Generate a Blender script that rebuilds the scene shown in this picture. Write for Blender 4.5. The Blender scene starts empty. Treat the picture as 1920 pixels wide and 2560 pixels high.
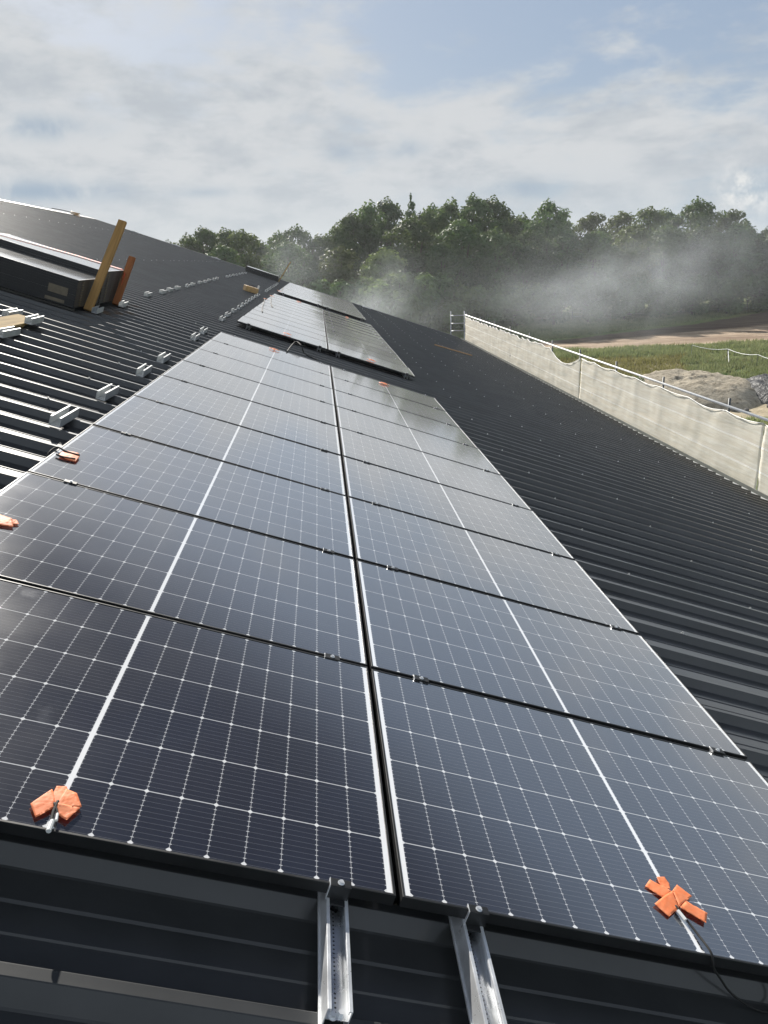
import bpy, bmesh, math, random
from mathutils import Matrix, Vector, Euler, noise
random.seed(7)
R = math.radians
scn = bpy.context.scene
COL = scn.collection

# ------------------------------------------------------------------ camera
cam_d = bpy.data.cameras.new("camera"); cam = bpy.data.objects.new("camera", cam_d); COL.objects.link(cam)
CAM = Vector((-0.11907, -1.52848, 1.52713))
rot = Matrix(((0.99608851, 0.05535830, -0.06887045), (-0.08260669, 0.30673641, -0.94820299), (-0.03136584, 0.95018326, 0.31010958)))
cam.matrix_world = Matrix.Translation(CAM) @ rot.to_4x4()
cam_d.sensor_fit = 'VERTICAL'; cam_d.sensor_height = 36.0; cam_d.lens = 36.0*1922.86/2560
cam_d.clip_start = 0.05; cam_d.clip_end = 5000
scn.camera = cam

# ------------------------------------------------------------------ light
SUN = Vector((-0.241, 0.859, 0.452)).normalized()
SUN_EL = math.asin(SUN.z); SUN_AZ = math.atan2(SUN.x, SUN.y)
sun_d = bpy.data.lights.new("sun", 'SUN'); sun = bpy.data.objects.new("sun", sun_d); COL.objects.link(sun)
sun_d.energy = 5.0; sun_d.angle = R(0.6); sun_d.color = (1.0, 0.95, 0.87)
sun.rotation_euler = SUN.to_track_quat('Z', 'Y').to_euler()

scn.view_settings.view_transform = 'Standard'; scn.view_settings.look = 'None'
scn.view_settings.gamma = 1.0; scn.view_settings.exposure = 0.65

class NT:
    """small helper round a node tree"""
    def __init__(s, tree): s.t = tree; s.n = tree.nodes; s.l = tree.links
    def add(s, typ, **kw):
        nd = s.n.new(typ)
        for k, v in kw.items(): setattr(nd, k, v)
        return nd
    def put(s, sock, v):
        if v is None: return
        if hasattr(v, 'is_output') or isinstance(v, bpy.types.NodeSocket): s.l.new(v, sock)
        else: sock.default_value = v
    def m(s, op, a, b=None, c=None, clamp=False):
        nd = s.add('ShaderNodeMath', operation=op, use_clamp=clamp)
        s.put(nd.inputs[0], a); s.put(nd.inputs[1], b)
        if c is not None: s.put(nd.inputs[2], c)
        return nd.outputs[0]
    def vm(s, op, a, b=None, sc=None):
        nd = s.add('ShaderNodeVectorMath', operation=op)
        s.put(nd.inputs[0], a); s.put(nd.inputs[1], b)
        if sc is not None: s.put(nd.inputs[3], sc)
        return nd.outputs[1] if op in ('DOT_PRODUCT', 'LENGTH', 'DISTANCE') else nd.outputs[0]
    def mix(s, f, a, b):
        nd = s.add('ShaderNodeMix', data_type='RGBA')
        s.put(nd.inputs[0], f); s.put(nd.inputs[6], a); s.put(nd.inputs[7], b)
        return nd.outputs[2]
    def noise(s, vec, scale, detail=4, rough=.55, dist=0.0):
        nd = s.add('ShaderNodeTexNoise'); s.put(nd.inputs['Vector'], vec)
        nd.inputs['Scale'].default_value = scale; nd.inputs['Detail'].default_value = detail
        nd.inputs['Roughness'].default_value = rough; nd.inputs['Distortion'].default_value = dist
        return nd.outputs[0]
    def ss(s, v, lo, hi, a=0.0, b=1.0):
        nd = s.add('ShaderNodeMapRange', interpolation_type='SMOOTHSTEP')
        s.put(nd.inputs[0], v); s.put(nd.inputs[1], lo); s.put(nd.inputs[2], hi); s.put(nd.inputs[3], a); s.put(nd.inputs[4], b)
        return nd.outputs[0]
    def xyz(s, v):
        nd = s.add('ShaderNodeSeparateXYZ'); s.put(nd.inputs[0], v); return nd.outputs
    def comb(s, x, y, z):
        nd = s.add('ShaderNodeCombineXYZ'); s.put(nd.inputs[0], x); s.put(nd.inputs[1], y); s.put(nd.inputs[2], z); return nd.outputs[0]

# ------------------------------------------------------------------ sky
world = bpy.data.worlds.new("World"); scn.world = world; world.use_nodes = True
w = NT(world.node_tree); w.n.clear()
sky = w.add('ShaderNodeTexSky', sky_type='NISHITA', sun_disc=False)
sky.sun_elevation = SUN_EL; sky.sun_rotation = SUN_AZ
sky.air_density = 1.2; sky.dust_density = 1.0; sky.ozone_density = 3.0
geo = w.add('ShaderNodeTexCoord').outputs['Generated']
dx, dy, dz = w.xyz(geo)[:3]
zz = w.m('ADD', w.m('MAXIMUM', dz, 0.0), 0.17)
P = w.comb(w.m('DIVIDE', dx, zz), w.m('DIVIDE', dy, zz), 0.0)
n1 = w.noise(P, 1.5, 9, .60, .25)
n2 = w.noise(w.vm('ADD', P, (7.3, 2.1, 0)), 0.55, 4, .5)
n3 = w.noise(w.vm('ADD', P, (1.3, 9.1, 3)), 5.0, 7, .62, .2)
ng = w.noise(w.vm('MULTIPLY', geo, (1.0, 1.0, 2.3)), 6.5, 8, .60, .15)
ng2 = w.noise(w.vm('MULTIPLY', w.vm('ADD', geo, (0.012, 0, .018)), (1.0, 1.0, 2.3)), 11.0, 7, .60, .15)
# cover: thick on the left and low down, thin towards the upper right
lat = w.m('DIVIDE', dx, w.m('ADD', w.m('MAXIMUM', dy, 0.0), 0.2))
cov = w.m('ADD', w.m('MULTIPLY', n1, .62), w.m('ADD', w.m('MULTIPLY', n2, .35), w.m('MULTIPLY', n3, .06)))
cov = w.m('ADD', cov, w.m('MULTIPLY', w.m('SUBTRACT', ng, .5), .75))
cov = w.m('ADD', cov, .05)
edge = w.m('ADD', w.ss(dz, .10, .30, -.12, .10), w.ss(lat, -.35, .45, -.09, .10))
mask = w.ss(w.m('SUBTRACT', cov, edge), .42, .64)
mask = w.m('MULTIPLY', mask, w.ss(dz, .02, .12, .55, 1.0))
shade = w.ss(w.m('ADD', w.m('MULTIPLY', ng2, .7), w.m('MULTIPLY', w.noise(w.vm('ADD', P, (0.06, 0.10, 0)), 2.3, 8, .62, .2), .3)), .44, .64)
cl = w.mix(w.m('MULTIPLY', shade, .55), (7.1, 7.35, 7.6, 1), (4.3, 4.9, 5.6, 1))
# blue-grey gaps low on the left, small cumulus low on the right
def blob(d, sx, sz):
    a = w.m('POWER', w.m('DIVIDE', w.m('SUBTRACT', dx, d[0]), sx), 2.0)
    b = w.m('POWER', w.m('DIVIDE', w.m('SUBTRACT', dz, d[2]), sz), 2.0)
    g = w.m('POWER', 2.718, w.m('MULTIPLY', w.m('ADD', a, b), -1.0))
    return w.m('MULTIPLY', g, w.ss(dy, 0.0, .3))
gapn = w.noise(geo, 13.0, 5, .6, .4)
gap = None
for d, sx, sz, k in (((-.288, 0, .149), .060, .012, .9), ((-.300, 0, .085), .09, .012, 1.0), ((.113, 0, .123), .024, .010, .75), ((.037, 0, .123), .024, .009, .6), ((.237, 0, .075), .045, .010, .8), ((-.13, 0, .083), .05, .006, .5)):
    g = w.m('MULTIPLY', blob(d, sx, sz), k)
    gap = g if gap is None else w.m('ADD', gap, g)
gap = w.m('MULTIPLY', gap, w.ss(gapn, .30, .62), clamp=True)
skyc = w.vm('MULTIPLY', sky.outputs[0], (1.0, 1.0, 1.0))
base = w.mix(.75, skyc, (3.9, 4.8, 6.3, 1))
base = w.mix(w.ss(dz, .0, .22, .72, 0.0), base, (5.3, 6.3, 7.2, 1))
# high sky, seen in the near panels
base = w.mix(w.ss(dz, .33, .50), base, (.60, .75, 1.2, 1))
mask2 = w.m('MULTIPLY', mask, w.ss(dz, .33, .50, 1.0, .06))
col = w.mix(mask2, base, cl)
col = w.mix(gap, col, (3.9, 4.9, 6.0, 1))
cum = w.m('MULTIPLY', w.m('ADD', blob((.466, 0, .068), .018, .020), blob((.480, 0, .050), .020, .016)), w.ss(w.noise(geo, 55.0, 6, .65), .36, .66), clamp=True)
col = w.mix(w.m('MULTIPLY', cum, .9), col, (8.8, 8.9, 8.8, 1))
# unseen clouded sky brightened as fill light: the sun's left and behind the camera
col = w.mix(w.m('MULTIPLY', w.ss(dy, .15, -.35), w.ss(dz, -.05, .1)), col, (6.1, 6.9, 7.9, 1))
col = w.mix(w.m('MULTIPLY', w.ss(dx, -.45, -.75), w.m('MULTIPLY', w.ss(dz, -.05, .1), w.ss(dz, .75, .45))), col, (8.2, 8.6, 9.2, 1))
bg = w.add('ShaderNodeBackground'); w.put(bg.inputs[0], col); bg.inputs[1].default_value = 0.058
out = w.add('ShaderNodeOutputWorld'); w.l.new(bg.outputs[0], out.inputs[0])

# ------------------------------------------------------------------ frames of reference
# roof frame: u down the slope (right), v along the eaves (away), w off the sheet; w=0 is the top of the panels
T = R(19.5)
ROOF = Matrix.Rotation(T, 4, 'Y')
def onroof(u, v, w_=0.0, rz=0.0): return ROOF @ Matrix.Translation((u, v, w_)) @ Matrix.Rotation(rz, 4, 'Z')
RIBW = -0.10; GZ = -7.5; V0 = 0.06; PITCH = 0.348

# ------------------------------------------------------------------ materials
def mat(name):
    m = bpy.data.materials.new(name); m.use_nodes = True
    t = NT(m.node_tree); t.n.clear()
    return m, t
def principled(t, base=None, rough=.5, metal=0.0, spec=.5, normal=None, coat=0.0, coat_rough=.1, trans=None):
    p = t.add('ShaderNodeBsdfPrincipled')
    t.put(p.inputs['Base Color'], base); t.put(p.inputs['Roughness'], rough); t.put(p.inputs['Metallic'], metal)
    t.put(p.inputs['Specular IOR Level'], spec); t.put(p.inputs['Normal'], normal)
    p.inputs['Coat Weight'].default_value = coat; p.inputs['Coat Roughness'].default_value = coat_rough
    return p
def finish(t, sh):
    o = t.add('ShaderNodeOutputMaterial'); t.l.new(sh, o.inputs[0])
def bump(t, h, strength=.2, dist=.01):
    b = t.add('ShaderNodeBump'); b.inputs['Strength'].default_value = strength; b.inputs['Distance'].default_value = dist
    t.put(b.inputs['Height'], h); return b.outputs[0]
def obj_co(t): return t.add('ShaderNodeTexCoord').outputs['Object']
def simple(name, c, rough=.5, metal=0.0, var=.15, scale=8.0, bmp=.1, spec=.5):
    m, t = mat(name); co = obj_co(t)
    n = t.noise(co, scale, 5, .6)
    dark = tuple(x*(1-var) for x in c)+(1,); light = tuple(min(1, x*(1+var)) for x in c)+(1,)
    b = t.mix(t.ss(n, .3, .7), dark, light)
    r = t.ss(n, .25, .75, max(.02, rough-.08), min(1, rough+.08))
    p = principled(t, b, r, metal, spec, bump(t, t.noise(co, scale*4, 3), bmp, .004))
    finish(t, p.outputs[0]); return m

M = {}
M['frame'] = simple('black_anodised', (.013, .014, .015), .42, 0.0, .2, 5, .03)
M['alu'] = simple('bright_aluminium', (.80, .82, .84), .34, .55, .12, 14, .06)
M['alu_white'] = simple('mill_aluminium', (.52, .54, .54), .5, .2, .10, 9, .05)
M['galv'] = simple('galvanised_steel', (.42, .44, .46), .45, .8, .25, 6, .08)
M['galv_dark'] = simple('weathered_steel', (.10, .105, .11), .5, .5, .25, 6, .08)
M['white_tube'] = simple('pale_tube', (.90, .90, .89), .45, 0.0, .08, 4, .05)
M['screw'] = simple('screw_zinc', (.62, .62, .60), .35, .4, .2, 30, .05)
M['black_plastic'] = simple('black_plastic', (.012, .012, .012), .75, 0.0, .2, 10, .05)
M['white_plastic'] = simple('white_plastic', (.62, .64, .64), .45, 0.0, .1, 10, .05)
M['backsheet'] = simple('white_backsheet', (.80, .81, .83), .35, 0.0, .06, 3, .05)
M['foam'] = simple('white_filler', (.80, .82, .82), .7, 0.0, .08, 10, .1)
M['strap'] = simple('orange_webbing', (.62, .065, .015), .65, 0.0, .15, 20, .2)
M['carton'] = simple('dark_carton', (.020, .021, .017), .6, 0.0, .35, 5, .15)
M['label_tape'] = simple('tan_packing_tape', (.15, .125, .085), .6, 0.0, .2, 12, .1)
M['gutter'] = simple('grey_gutter', (.17, .18, .165), .45, 0.0, .12, 3, .05)
M['barn_wall'] = simple('barn_cladding', (.06, .065, .07), .5, 0.0, .15, 1, .05)
M['tan_box'] = simple('tan_case', (.46, .29, .12), .55, 0.0, .15, 12, .1)
M['rock'] = simple('grey_rock', (.11, .105, .10), .85, 0.0, .4, 2, .5)

def wood_mat(name, c, axis=2):
    m, t = mat(name); co = obj_co(t)
    sc = [22, 22, 22]; sc[axis] = 1.2
    n = t.noise(t.vm('MULTIPLY', co, tuple(sc)), 1.0, 5, .6, .4)
    b = t.mix(t.ss(n, .3, .7), tuple(x*.62 for x in c)+(1,), c+(1,))
    b = t.mix(t.ss(t.noise(co, 2.3, 3), .55, .75, 0, .5), b, tuple(x*.5 for x in c)+(1,))
    finish(t, principled(t, b, .85, 0, .08, bump(t, n, .2, .002)).outputs[0]); return m
M['batten'] = wood_mat('batten_wood', (.46, .27, .10), 2)
M['batten_red'] = wood_mat('reddish_batten', (.34, .13, .05), 2)
M['board'] = wood_mat('pale_board', (.44, .31, .14), 1)
M['plank'] = wood_mat('plank_wood', (.48, .30, .15), 0)

# black coated roof sheet: damp sheen, dust, faint stains
m, t = mat('black_roof_coating'); co = obj_co(t)
n = t.noise(co, 1.6, 5, .6); nf = t.noise(co, 60, 3, .6)
stre = t.noise(t.vm('MULTIPLY', co, (.5, 9, 9)), 1.0, 5, .65)
b = t.mix(t.ss(n, .35, .7), (.026, .028, .029, 1), (.041, .043, .045, 1))
b = t.mix(t.ss(stre, .55, .85, 0, .35), b, (.045, .046, .044, 1))
rgh = t.m('ADD', t.ss(stre, .3, .75, .38, .52), t.m('MULTIPLY', nf, .05))
finish(t, principled(t, b, rgh, 0, .24, bump(t, t.noise(co, 5, 2), .05, .004), coat=.75, coat_rough=.15).outputs[0])
M['roof'] = m

# glass over the cells
L, W_, GC, ROWP = 1.722, 1.160, .0200, 1.1806
m, t = mat('solar_cells_under_glass'); co = obj_co(t)
X, Y = t.xyz(co)[:2]
ax = t.m('ABSOLUTE', X)
px = (.8385-.0065)/9
tx = t.m('DIVIDE', t.m('SUBTRACT', ax, .0065), px)
fx = t.m('FRACT', tx); dxl = t.m('MULTIPLY', t.m('MINIMUM', fx, t.m('SUBTRACT', 1.0, fx)), px)
HY = W_/2-.013; py = 2*HY/6
ty = t.m('DIVIDE', t.m('ADD', Y, HY), py)
fy = t.m('FRACT', ty); dyl = t.m('MULTIPLY', t.m('MINIMUM', fy, t.m('SUBTRACT', 1.0, fy)), py)
vline = t.ss(dxl, .00050, .00110, 1, 0)
hline = t.ss(dyl, .0012, .0019, 1, 0)
vline = t.m('MULTIPLY', vline, .55)
diam = t.ss(t.m('ADD', dxl, t.m('MULTIPLY', dyl, 1.0)), .0070, .0088, 1, 0)
bar = t.ss(ax, .0060, .0070, 1, 0); rim = t.ss(ax, .8382, .8390, 0, 1)
rimy = t.ss(t.m('ABSOLUTE', Y), HY+.0008, HY+.0014, 0, 1)
bb = t.m('FRACT', t.m('MULTIPLY', fy, 10.0)); db = t.m('MULTIPLY', t.m('MINIMUM', bb, t.m('SUBTRACT', 1.0, bb)), py/10)
busb = t.m('MULTIPLY', t.ss(db, .00020, .00050, 1, 0), .16)
tick = t.m('MULTIPLY', t.ss(db, .0005, .0012, 1, 0), t.ss(dxl, .0035, .0045, .85, 0))
wm = vline
hline = t.m('MULTIPLY', hline, t.ss(t.m('ABSOLUTE', Y), HY-.006, HY-.004, 1, 0))
hline = t.m('MULTIPLY', hline, .68); diam = t.m('MULTIPLY', diam, .85); vline = wm = t.m('MULTIPLY', vline, .8)
for k in (hline, diam, bar, rim, busb, tick): wm = t.m('MAXIMUM', wm, k)
vline2 = t.m('MULTIPLY', vline, .8)
cid = t.comb(t.m('FLOOR', t.m('MULTIPLY', X, 1/px)), t.m('FLOOR', ty), 0)
wn = t.add('ShaderNodeTexWhiteNoise', noise_dimensions='3D'); t.put(wn.inputs['Vector'], cid)
info = t.add('ShaderNodeObjectInfo')
cell = t.mix(wn.outputs[0], (.0045, .0060, .0130, 1), (.0065, .0085, .0190, 1))
cell = t.mix(t.ss(t.noise(t.vm('ADD', co, t.comb(info.outputs['Random'], 0, 0)), 2.2, 3), .45, .7, 0, .5), cell, (.006, .011, .026, 1))
# wiped and dusty patches on the glass
off = t.vm('ADD', co, t.comb(t.m('MULTIPLY', info.outputs['Random'], 50.0), t.m('MULTIPLY', info.outputs['Random'], 31.0), 0))
sm = t.ss(t.noise(off, 4.5, 5, .65, .8), .62, .74, 0, 1)
bc = t.mix(wm, cell, (.97, .98, .99, 1))
bc = t.mix(t.m('MULTIPLY', sm, .06), bc, (.20, .25, .33, 1))
dust = t.ss(t.noise(off, 55.0, 3, .7), .68, .80, 0, .10)
bc = t.mix(dust, bc, (.35, .35, .34, 1))
rg = t.m('ADD', t.ss(t.noise(off, 1.7, 4, .6), .3, .7, .12, .17), t.m('MULTIPLY', sm, .03))
pc = principled(t, bc, rg, 0, .5, bump(t, t.noise(off, 1.3, 2), .10, .003), coat=1.0, coat_rough=.08)
pc.inputs['IOR'].default_value = 2.3; pc.inputs['Coat IOR'].default_value = 1.85; pc.inputs['Sheen Weight'].default_value = .12; pc.inputs['Sheen Roughness'].default_value = .4
finish(t, pc.outputs[0])
M['cells'] = m

m, t = mat('perforated_rail'); co = obj_co(t)
X, Y = t.xyz(co)[:2]
yy = t.m('FRACT', t.m('DIVIDE', Y, .0115)); yd = t.m('MULTIPLY', t.m('SUBTRACT', yy, .5), .0115)
xd = t.m('ADD', X, .003)
dd = t.m('SQRT', t.m('ADD', t.m('MULTIPLY', yd, yd), t.m('MULTIPLY', xd, xd)))
hole = t.ss(dd, .0021, .0027, 1, 0)
n = t.noise(co, 18, 4)
stk = t.noise(t.vm('MULTIPLY', co, (60, 2, 60)), 1.0, 4)
b = t.mix(t.ss(stk, .3, .7), (.78, .80, .82, 1), (.92, .93, .94, 1))
b = t.mix(hole, b, (.01, .01, .01, 1))
finish(t, principled(t, b, t.ss(n, .3, .7, .22, .36), t.m('SUBTRACT', 1.0, hole), .5, bump(t, stk, .1, .001)).outputs[0])
M['rail_base'] = m

m, t = mat('orange_cloth_tape'); co = obj_co(t)
n = t.noise(co, 40, 4, .6)
b = t.mix(t.ss(n, .3, .7), (.95, .27, .10, 1), (1.0, .36, .17, 1))
p = principled(t, b, .6, 0, .35, bump(t, t.noise(co, 90, 3), .25, .002))
tr = t.add('ShaderNodeBsdfTranslucent'); t.put(tr.inputs[0], (.95, .32, .14, 1))
mx = t.add('ShaderNodeMixShader'); mx.inputs[0].default_value = .22
t.l.new(p.outputs[0], mx.inputs[1]); t.l.new(tr.outputs[0], mx.inputs[2]); finish(t, mx.outputs[0])
M['tape'] = m

# cream scaffold netting: woven, lets light through, faint folds and small tears
m, t = mat('cream_netting'); co = obj_co(t)
X, Y, Z = t.xyz(co)[:3]
fold = t.noise(t.comb(t.m('MULTIPLY', Y, .5), t.m('MULTIPLY', Z, 7.0), 0), 1.6, 4, .6)
spots = t.noise(co, 3.4, 2, .5)
tear = t.ss(t.noise(t.vm('MULTIPLY', co, (1, 1.0, .8)), 1.35, 1, .3), .80, .81)
b = t.mix(t.ss(fold, .35, .7), (.95, .90, .81, 1), (.98, .96, .90, 1))
hem = t.m('MAXIMUM', t.ss(t.m('ABSOLUTE', t.m('ADD', Z, 2.30)), .016, .026, 1, 0), t.ss(t.m('ABSOLUTE', t.m('ADD', Z, 2.80)), .016, .026, 1, 0))
b = t.mix(hem, b, (1, .99, .95, 1))
d = t.add('ShaderNodeBsdfDiffuse'); t.put(d.inputs[0], b); t.put(d.inputs['Normal'], bump(t, fold, .5, .02))
tr = t.add('ShaderNodeBsdfTranslucent'); t.put(tr.inputs[0], b)
mx = t.add('ShaderNodeMixShader'); mx.inputs[0].default_value = .42
t.l.new(d.outputs[0], mx.inputs[1]); t.l.new(tr.outputs[0], mx.inputs[2])
tp = t.add('ShaderNodeBsdfTransparent')
m2 = t.add('ShaderNodeMixShader'); t.put(m2.inputs[0], t.m('MAXIMUM', t.m('MULTIPLY', t.ss(fold, .3, .7, .27, .13), t.m('SUBTRACT', 1.0, hem)), tear))
t.l.new(mx.outputs[0], m2.inputs[1]); t.l.new(tp.outputs[0], m2.inputs[2]); finish(t, m2.outputs[0])
M['net'] = m

def leaf_mat(name, c1, c2, trans=.35):
    m, t = mat(name); co = obj_co(t)
    rnd = t.add('ShaderNodeObjectInfo').outputs['Random']
    n = t.noise(co, .45, 3, .6); n2_ = t.noise(co, 3.0, 2, .6)
    f = t.m('ADD', t.m('MULTIPLY', t.ss(n, .3, .7), .6), t.m('MULTIPLY', t.ss(n2_, .3, .7), .4))
    b = t.mix(f, c1+(1,), c2+(1,))
    hs = t.add('ShaderNodeHueSaturation'); t.put(hs.inputs['Color'], b)
    t.put(hs.inputs['Hue'], t.ss(rnd, 0.0, 1.0, .485, .512)); t.put(hs.inputs['Value'], t.ss(t.m('FRACT', t.m('MULTIPLY', rnd, 7.0)), 0.0, 1.0, .75, 1.25))
    p = principled(t, hs.outputs[0], .55, 0, .3)
    tr = t.add('ShaderNodeBsdfTranslucent'); t.put(tr.inputs[0], t.mix(.35, hs.outputs[0], (.20, .24, .03, 1)))
    mx = t.add('ShaderNodeMixShader'); mx.inputs[0].default_value = trans
    t.l.new(p.outputs[0], mx.inputs[1]); t.l.new(tr.outputs[0], mx.inputs[2]); finish(t, mx.outputs[0]); return m
M['leaf_dark'] = leaf_mat('dark_green_leaves', (.036, .075, .032), (.085, .145, .055), .30)
M['leaf_mid'] = leaf_mat('mid_green_leaves', (.050, .100, .038), (.115, .185, .068), .34)
M['leaf_light'] = leaf_mat('light_green_leaves', (.080, .14, .050), (.17, .25, .090), .42)
M['leaf_olive'] = leaf_mat('olive_leaves', (.062, .096, .036), (.13, .170, .064), .34)
M['grassblade'] = leaf_mat('grass_blades', (.125, .165, .075), (.31, .32, .185), .42)
M['drygrass'] = leaf_mat('dry_grass_blades', (.17, .155, .065), (.30, .26, .12), .35)
M['bark'] = simple('bark', (.075, .058, .042), .9, 0, .3, 3, .6)

# ground: grass, worn dry patch, dirt track, bare earth by the heap
m, t = mat('field_ground'); co = obj_co(t)
X, Y = t.xyz(co)[:2]
wob = t.m('MULTIPLY', t.m('SUBTRACT', t.noise(co, .09, 4, .6), .5), 7.0)
wf = t.m('MULTIPLY', t.m('SUBTRACT', t.noise(co, .9, 4, .6), .5), 2.2)
Yw = t.m('ADD', t.m('ADD', Y, t.m('MULTIPLY', wob, .35)), wf); Xw = t.m('ADD', t.m('ADD', X, wob), wf)
g = t.mix(t.ss(t.noise(co, .35, 5, .65), .35, .65), (.11, .165, .055, 1), (.20, .22, .09, 1))
g = t.mix(t.ss(t.noise(co, 2.6, 4, .7), .4, .7, 0, .6), g, (.10, .15, .042, 1))
g = t.mix(t.ss(t.noise(co, .12, 3), .5, .7, 0, .5), g, (.19, .165, .075, 1))
ruts = t.noise(t.vm('MULTIPLY', co, (.05, 1.3, 1)), 1.0, 5, .65, .3)
dirt = t.mix(t.ss(ruts, .38, .62), (.24, .17, .12, 1), (.60, .47, .34, 1))
dirt = t.mix(t.ss(t.noise(co, 1.3, 5, .7), .45, .7, 0, .5), dirt, (.20, .135, .085, 1))
far_ = t.m('SUBTRACT', Yw, t.m('MULTIPLY', t.m('SUBTRACT', X, 20.0), .55))
track = t.m('MULTIPLY', t.ss(Yw, 75.2, 76.4), t.ss(far_, 80.5, 82.0, 1, 0))
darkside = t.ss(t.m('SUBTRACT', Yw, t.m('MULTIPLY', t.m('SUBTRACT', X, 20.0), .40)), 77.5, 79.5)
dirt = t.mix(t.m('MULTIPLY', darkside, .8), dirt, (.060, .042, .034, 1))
tan = t.m('MULTIPLY', t.ss(Yw, 65.5, 68.0, 1, 0), t.ss(Xw, 33.0, 38.0, 1, 0))
tan = t.m('MULTIPLY', tan, t.ss(Yw, 48.0, 50.0))
tan = t.m('MULTIPLY', tan, t.ss(t.m('SUBTRACT', Xw, t.m('MULTIPLY', t.m('SUBTRACT', Yw, 48.0), .45)), 23.0, 25.5, 1, 0))
low = t.m('MULTIPLY', t.ss(Yw, 49.0, 50.5, 1, 0), t.ss(Yw, 38.5, 40.0))
tanc = t.mix(t.ss(t.noise(co, .8, 5, .7), .35, .65), (.20, .165, .080, 1), (.29, .235, .13, 1))
lowc = t.mix(t.ss(t.noise(co, 1.1, 5, .7), .35, .65), (.36, .30, .20, 1), (.52, .44, .31, 1))
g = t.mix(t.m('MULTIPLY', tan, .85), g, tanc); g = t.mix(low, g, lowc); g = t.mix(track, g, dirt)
finish(t, principled(t, g, .92, 0, .15, bump(t, t.noise(co, 3.0, 5, .7), .6, .15)).outputs[0])
M['ground'] = m
m, t = mat('sandy_earth'); co = obj_co(t)
b = t.mix(t.ss(t.noise(co, 1.4, 6, .7), .35, .65), (.28, .245, .19, 1), (.46, .41, .325, 1))
b = t.mix(t.ss(t.noise(t.vm('MULTIPLY', co, (2.4, 2.4, .8)), 1.0, 5, .7), .52, .66, 0, .75), b, (.10, .085, .06, 1))
finish(t, principled(t, b, .95, 0, .1, bump(t, t.noise(co, 4, 5, .7), .8, .12)).outputs[0]); M['earth'] = m
m, t = mat('dark_sheeting'); co = obj_co(t)
b = t.mix(t.ss(t.noise(co, 3.0, 6, .7), .4, .7), (.040, .040, .042, 1), (.12, .12, .12, 1))
finish(t, principled(t, b, .55, 0, .4, bump(t, t.noise(co, 3, 4, .6, .6), 1.0, .15)).outputs[0]); M['sheeting'] = m

# ------------------------------------------------------------------ mesh helpers
class MB:
    def __init__(s): s.v = []; s.f = []; s.mi = []
    def add(s, vs, fs, mi=0):
        o = len(s.v); s.v += [tuple(p) for p in vs]; s.f += [tuple(i+o for i in f) for f in fs]; s.mi += [mi]*len(fs); return s
    def box(s, x0, x1, y0, y1, z0, z1, Mx=None, mi=0):
        vs = [Vector((x, y, z)) for z in (z0, z1) for y in (y0, y1) for x in (x0, x1)]
        if Mx is not None: vs = [Mx @ p for p in vs]
        return s.add(vs, [(0, 2, 3, 1), (4, 5, 7, 6), (0, 1, 5, 4), (2, 6, 7, 3), (0, 4, 6, 2), (1, 3, 7, 5)], mi)
    def prism(s, pts, y0, y1, Mx=None, mi=0):
        """closed outline pts (x,z), counter-clockwise seen from -y, extruded along y"""
        n = len(pts); vs = [Vector((x, y0, z)) for x, z in pts]+[Vector((x, y1, z)) for x, z in pts]
        if Mx is not None: vs = [Mx @ p for p in vs]
        fs = [tuple(range(n)), tuple(range(2*n-1, n-1, -1))]+[(i, i+n, (i+1) % n+n, (i+1) % n) for i in range(n)]
        return s.add(vs, fs, mi)
    def tube(s, pts, r, n=8, caps=True, mi=0):
        pts = [Vector(p) for p in pts]; rr = r if isinstance(r, (list, tuple)) else [r]*len(pts)
        vs = []; fs = []
        for i, p in enumerate(pts):
            d = (pts[min(i+1, len(pts)-1)]-pts[max(i-1, 0)]).normalized()
            a = d.orthogonal().normalized() if i == 0 else (a - d*a.dot(d)).normalized()
            b = d.cross(a)
            for k in range(n):
                an = 2*math.pi*k/n; vs.append(p+(a*math.cos(an)+b*math.sin(an))*rr[i])
        for i in range(len(pts)-1):
            for k in range(n): fs.append((i*n+k, i*n+(k+1) % n, (i+1)*n+(k+1) % n, (i+1)*n+k))
        if caps: fs += [tuple(range(n-1, -1, -1)), tuple(range((len(pts)-1)*n, len(pts)*n))]
        return s.add(vs, fs, mi)
    def mesh(s, name, mats, smooth=False, bev=0):
        me = bpy.data.meshes.new(name); me.from_pydata(s.v, [], s.f)
        for mm in (mats if isinstance(mats, (list, tuple)) else [mats]): me.materials.append(mm)
        if any(s.mi): me.polygons.foreach_set('material_index', s.mi)
        if smooth: me.polygons.foreach_set('use_smooth', [True]*len(me.polygons))
        me.update()
        return me
    def build(s, name, mats, parent=None, smooth=False, bev=0):
        o = bpy.data.objects.new(name, s.mesh(name, mats, smooth)); COL.objects.link(o)
        if parent is not None: o.parent = parent
        if bev:
            b = o.modifiers.new('bevel', 'BEVEL'); b.width = bev; b.segments = 2; b.limit_method = 'ANGLE'
        return o
def tag(o, label, cat, group=None, kind=None):
    if label: o['label'] = label
    if cat: o['category'] = cat
    if group: o['group'] = group
    if kind: o['kind'] = kind
    return o
def thing(name, label, cat, mw, group=None):
    o = bpy.data.objects.new(name, None); COL.objects.link(o); o.empty_display_size = .1
    o.matrix_world = mw; return tag(o, label, cat, group)
KIDS = {}
def copy_thing(o, label, mw, group=None):
    kids = KIDS.get(o.name)
    if kids is None: kids = KIDS[o.name] = [(c, [g for g in bpy.data.objects if g.parent == c]) for c in bpy.data.objects if c.parent == o]
    r = o.copy(); COL.objects.link(r); r.matrix_world = mw; r['label'] = label
    if group: r['group'] = group
    for c, gs in kids:
        d = c.copy(); COL.objects.link(d); d.parent = r
        for g in gs:
            e = g.copy(); COL.objects.link(e); e.parent = d
    return r
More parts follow.
